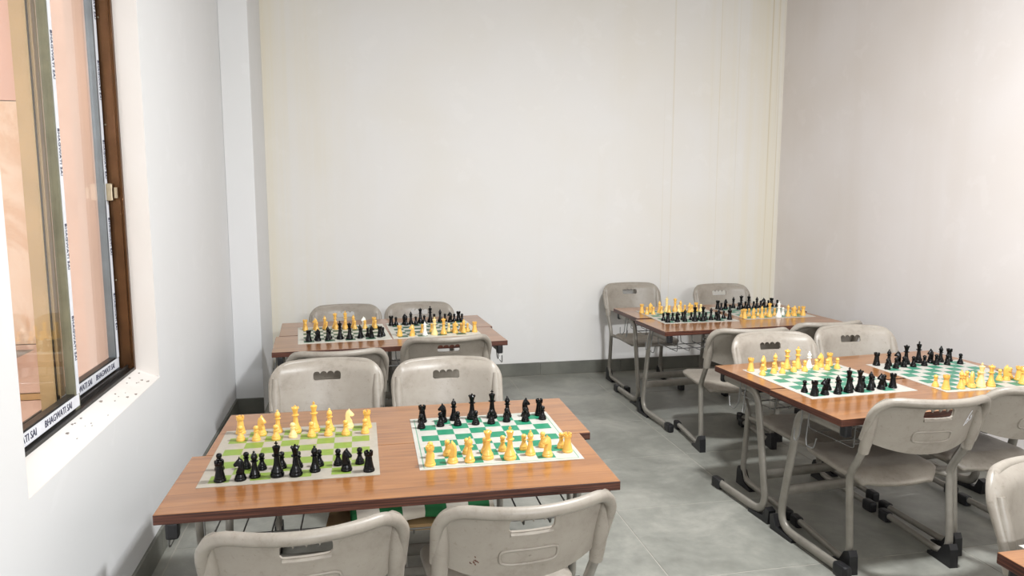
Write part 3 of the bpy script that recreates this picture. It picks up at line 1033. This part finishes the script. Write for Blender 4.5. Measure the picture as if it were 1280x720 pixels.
PIECES = {
    'A': 'bR,-0.404,2.138 bN,-0.349,2.137 bB,-0.312,2.15 bK,-0.25,2.146 bQ,-0.198,2.141 bB,-0.146,2.162 bN,-0.056,2.151 bR,0.008,2.134 bP,-0.421,2.23 bP,-0.345,2.226 bP,-0.299,2.208 bP,-0.243,2.209 bP,-0.196,2.203 bP,-0.136,2.205 bP,-0.081,2.2 bP,-0.018,2.2 yR,-0.411,2.566 yP,-0.4,2.49 yN,-0.34,2.536 yP,-0.35,2.48 yB,-0.289,2.554 yP,-0.288,2.479 yQ,-0.23,2.545 cP,-0.235,2.49 yK,-0.169,2.544 yP,-0.175,2.487 yB,-0.118,2.539 yP,-0.121,2.487 cN,-0.054,2.558 yP,-0.064,2.483 yR,0.007,2.546 yP,-0,2.486',
    'B': 'bR,0.199,2.569 bP,0.19,2.5 bN,0.27,2.555 bP,0.257,2.51 bB,0.311,2.571 bP,0.317,2.508 bQ,0.377,2.572 bP,0.38,2.505 bK,0.449,2.568 bP,0.435,2.504 bB,0.505,2.568 bP,0.492,2.515 bN,0.572,2.565 bP,0.558,2.507 bR,0.623,2.566 bP,0.623,2.515 yR,0.187,2.143 yP,0.194,2.21 yN,0.256,2.153 yP,0.247,2.217 yB,0.307,2.149 yP,0.308,2.22 yQ,0.365,2.165 yP,0.365,2.216 yP,0.422,2.222 yK,0.431,2.149 yB,0.5,2.172 yP,0.49,2.222 yN,0.549,2.149 yP,0.554,2.233 yR,0.62,2.175 yP,0.61,2.213',
    'C': 'yR,-0.33,4.483 yN,-0.271,4.482 yB,-0.218,4.49 yQ,-0.159,4.504 yK,-0.099,4.497 yB,-0.052,4.494 wN,0.009,4.488 yR,0.069,4.493 yP,-0.326,4.451 yP,-0.262,4.45 yP,-0.207,4.459 yP,-0.153,4.463 yP,-0.099,4.454 yP,-0.044,4.457 yP,0.015,4.456 yP,0.076,4.456 bR,-0.287,4.125 bN,-0.238,4.127 bB,-0.187,4.141 bK,-0.122,4.153 bQ,-0.071,4.147 bB,-0.014,4.156 bN,0.048,4.163 bR,0.095,4.174 bP,-0.295,4.168 bP,-0.247,4.166 bP,-0.178,4.177 bP,-0.121,4.193 bP,-0.068,4.187 bP,-0.008,4.195 bP,0.028,4.198 bP,0.113,4.202',
    'D': 'bR,0.171,4.518 bP,0.201,4.533 bN,0.254,4.549 bB,0.292,4.544 bP,0.321,4.531 bQ,0.353,4.586 bP,0.375,4.559 bK,0.414,4.586 bP,0.441,4.608 bB,0.477,4.598 bP,0.508,4.602 bN,0.536,4.567 bP,0.564,4.584 bR,0.594,4.607 bP,0.612,4.58 bP,0.261,4.516 yR,0.204,4.178 yN,0.274,4.169 yP,0.338,4.257 wB,0.346,4.172 cK,0.401,4.18 yP,0.393,4.267 yQ,0.454,4.19 cP,0.492,4.259 yN,0.524,4.213 yB,0.573,4.214 yP,0.563,4.255 yP,0.599,4.242 yR,0.637,4.218 yP,0.519,4.246 yP,0.21,4.24 yP,0.281,4.236',
    'E': 'yR,1.836,4.665 yP,1.847,4.602 yN,1.897,4.666 yP,1.892,4.6 yB,1.959,4.66 yP,1.958,4.62 cK,2.018,4.676 yP,2.021,4.641 yQ,2.078,4.675 cP,2.09,4.643 yB,2.113,4.665 yP,2.133,4.64 yN,2.159,4.619 yP,2.184,4.64 yR,2.221,4.656 cP,2.254,4.649 bP,1.858,4.353 bR,1.862,4.293 bP,1.919,4.35 bN,1.928,4.297 bP,1.989,4.357 bB,1.979,4.299 bP,2.043,4.346 bK,2.045,4.297 bP,2.096,4.341 bQ,2.1,4.298 bP,2.134,4.328 bB,2.165,4.32 bN,2.206,4.299 bP,2.205,4.332 bP,2.273,4.361 bR,2.287,4.308',
    'F': 'bR,2.411,4.717 bP,2.416,4.673 bN,2.468,4.713 bP,2.434,4.585 bB,2.542,4.742 bP,2.543,4.668 bQ,2.58,4.704 bP,2.615,4.707 bK,2.619,4.672 bP,2.673,4.699 bB,2.703,4.71 bP,2.737,4.717 bN,2.769,4.733 bP,2.801,4.726 bR,2.838,4.749 bP,2.87,4.727 yP,2.412,4.383 yR,2.405,4.334 yP,2.477,4.408 yN,2.461,4.322 yP,2.538,4.402 yB,2.523,4.329 yP,2.597,4.41 yQ,2.591,4.353 yP,2.651,4.392 wK,2.646,4.335 wP,2.719,4.405 yB,2.723,4.352 yN,2.771,4.355 yP,2.784,4.398 yP,2.852,4.431 yR,2.838,4.361',
    'G': 'yR,1.721,3.028 yP,1.734,2.948 yN,1.787,3.033 yB,1.84,3.025 yP,1.801,2.97 yQ,1.905,3.033 yP,1.839,2.962 yK,1.959,3.033 yP,1.906,2.979 wB,2.017,3.032 yP,1.96,2.977 yN,2.08,3.036 yP,2.027,2.992 yR,2.136,3.052 yP,2.078,2.984 yP,2.135,2.992 bP,1.752,2.656 bR,1.761,2.602 bP,1.795,2.645 bN,1.812,2.608 bP,1.868,2.668 bB,1.868,2.607 bP,1.902,2.644 bK,1.927,2.62 bP,1.967,2.661 bQ,1.977,2.62 bP,2.033,2.674 bB,2.037,2.632 bP,2.075,2.67 bN,2.09,2.636 bP,2.134,2.676 bR,2.152,2.646',
    'H': 'bR,2.357,3.015 bB,2.406,2.995 bP,2.354,2.936 bN,2.463,3.004 bP,2.405,2.945 bQ,2.51,3.01 bP,2.458,2.959 bP,2.505,2.955 bK,2.59,3.025 bP,2.57,2.962 bN,2.643,3.009 bP,2.639,2.968 bB,2.703,3.015 bR,2.757,3.023 bP,2.69,2.958 bP,2.764,2.961 yP,2.339,2.626 yR,2.349,2.58 yB,2.419,2.578 yP,2.522,2.66 yN,2.478,2.586 yP,2.476,2.623 cK,2.52,2.583 yP,2.57,2.646 yQ,2.569,2.584 yP,2.687,2.66 yN,2.719,2.659 yR,2.774,2.65 yP,2.758,2.679 yB,2.735,2.591 yP,2.792,2.622 yP,2.822,2.67',
}

random.seed(11)
for bd, txt in PIECES.items():
    ents = [(e.split(',')[0], float(e.split(',')[1]), float(e.split(',')[2])) for e in txt.split()]
    for dark in (True, False):
        army = [e for e in ents if (e[0][0] == 'b') == dark]
        rank = sorted([e for e in army if e[0][1] != 'P'], key=lambda e: e[1])
        pawns = sorted([e for e in army if e[0][1] == 'P'], key=lambda e: e[1])
        kx = [e[1] for e in rank if e[0][1] == 'K'][0]
        qx = [e[1] for e in rank if e[0][1] == 'Q'][0]
        names = []
        for e in rank:
            if e[0][1] in 'KQ':
                names.append(PN[e[0][1]])
            else:
                names.append(("king's " if (e[1] > qx) == (kx > qx) and abs(e[1] - kx) < abs(e[1] - qx) else "queen's ") + PN[e[0][1]])
        todo = []
        for e, nm in zip(rank, names):
            side = '' if e[0][1] in 'KQ' else (' on the king\'s side' if nm.startswith('king') else ' on the queen\'s side')
            todo.append((e, LOOK[e[0][1]].format(CN[e[0][0]]) + side + ' ' + WHERE[bd]))
        for e, nm in zip(pawns, names):
            todo.append((e, LOOK['P'].format(CN[e[0][0]]) + ' by the ' + nm + ' ' + WHERE[bd]))
        for (code, x, y), lab in todo:
            c, t = code
            rz = random.uniform(-0.35, 0.35)
            if t == 'N':
                rz = random.choice((0, math.pi)) + random.uniform(-0.6, 0.6)
            root = thing(PN[t], lab, 'chess piece', (x, y, DH + 0.0014), rz, '%s pieces %s' % ('black' if dark else 'light', WHERE[bd]))
            for nm, me in MESH[t, c]:
                link(nm, me, root)

# ------------------------------------------------------------------ things in the wire basket of the window table
ck = NT('checked_cloth', 0.8)
v = ck.coord('Object', (1, 1, 1))
sp = ck.n('ShaderNodeSeparateXYZ')
ck.link(v, sp.inputs[0])
par = ck.math('MODULO', ck.math('ADD', ck.math('FLOOR', ck.math('MULTIPLY', sp.outputs[0], 16)), 40), 2)
ck.color(ck.mix(par, lin(34, 110, 62), lin(226, 218, 204)))
M['checked'] = ck.m
def rolled_mat():
    m = MB()
    prof = []
    for k in range(46):
        a = k / 45 * 2 * math.pi * 2.6
        r = 0.012 + 0.0085 * a / (2 * math.pi)
        prof.append((r * 1.25 * math.cos(a), r * 0.8 * math.sin(a)))
    th = 0.002
    n = len(prof)
    inner = [(p[0] * 0.93, p[1] * 0.93) for p in prof]
    secs = 9
    for s in range(secs - 1):
        xa, xb = -0.20 + 0.4 * s / (secs - 1), -0.20 + 0.4 * (s + 1) / (secs - 1)
        wa, wb = 0.004 * math.sin(s * 2.1), 0.004 * math.sin((s + 1) * 2.1)
        vs = [(xa, p[0], p[1] + wa) for p in prof] + [(xb, p[0], p[1] + wb) for p in prof]
        m.add(vs, [(i, i + 1, n + i + 1, n + i) for i in range(n - 1)], True)
    return m
o = rolled_mat().build('rolled_chess_mat', M['checked'])
o.location = (0.155, 2.045, 0.5145)
o.rotation_euler = (0, 0, R(6))
tag(o, 'rolled green and white checked mat stowed in the basket under the window table', 'chess mat')
o = MB().box(-0.24, 0.24, -0.09, 0.09, 0.0, 0.018, bev=0.002).build('cardboard_sheet', M['cardboard'])
o.location = (0.13, 2.09, 0.4685)
o.rotation_euler = (0, 0, R(-4))
tag(o, 'tan cardboard box lying in the basket under the window table', 'box')
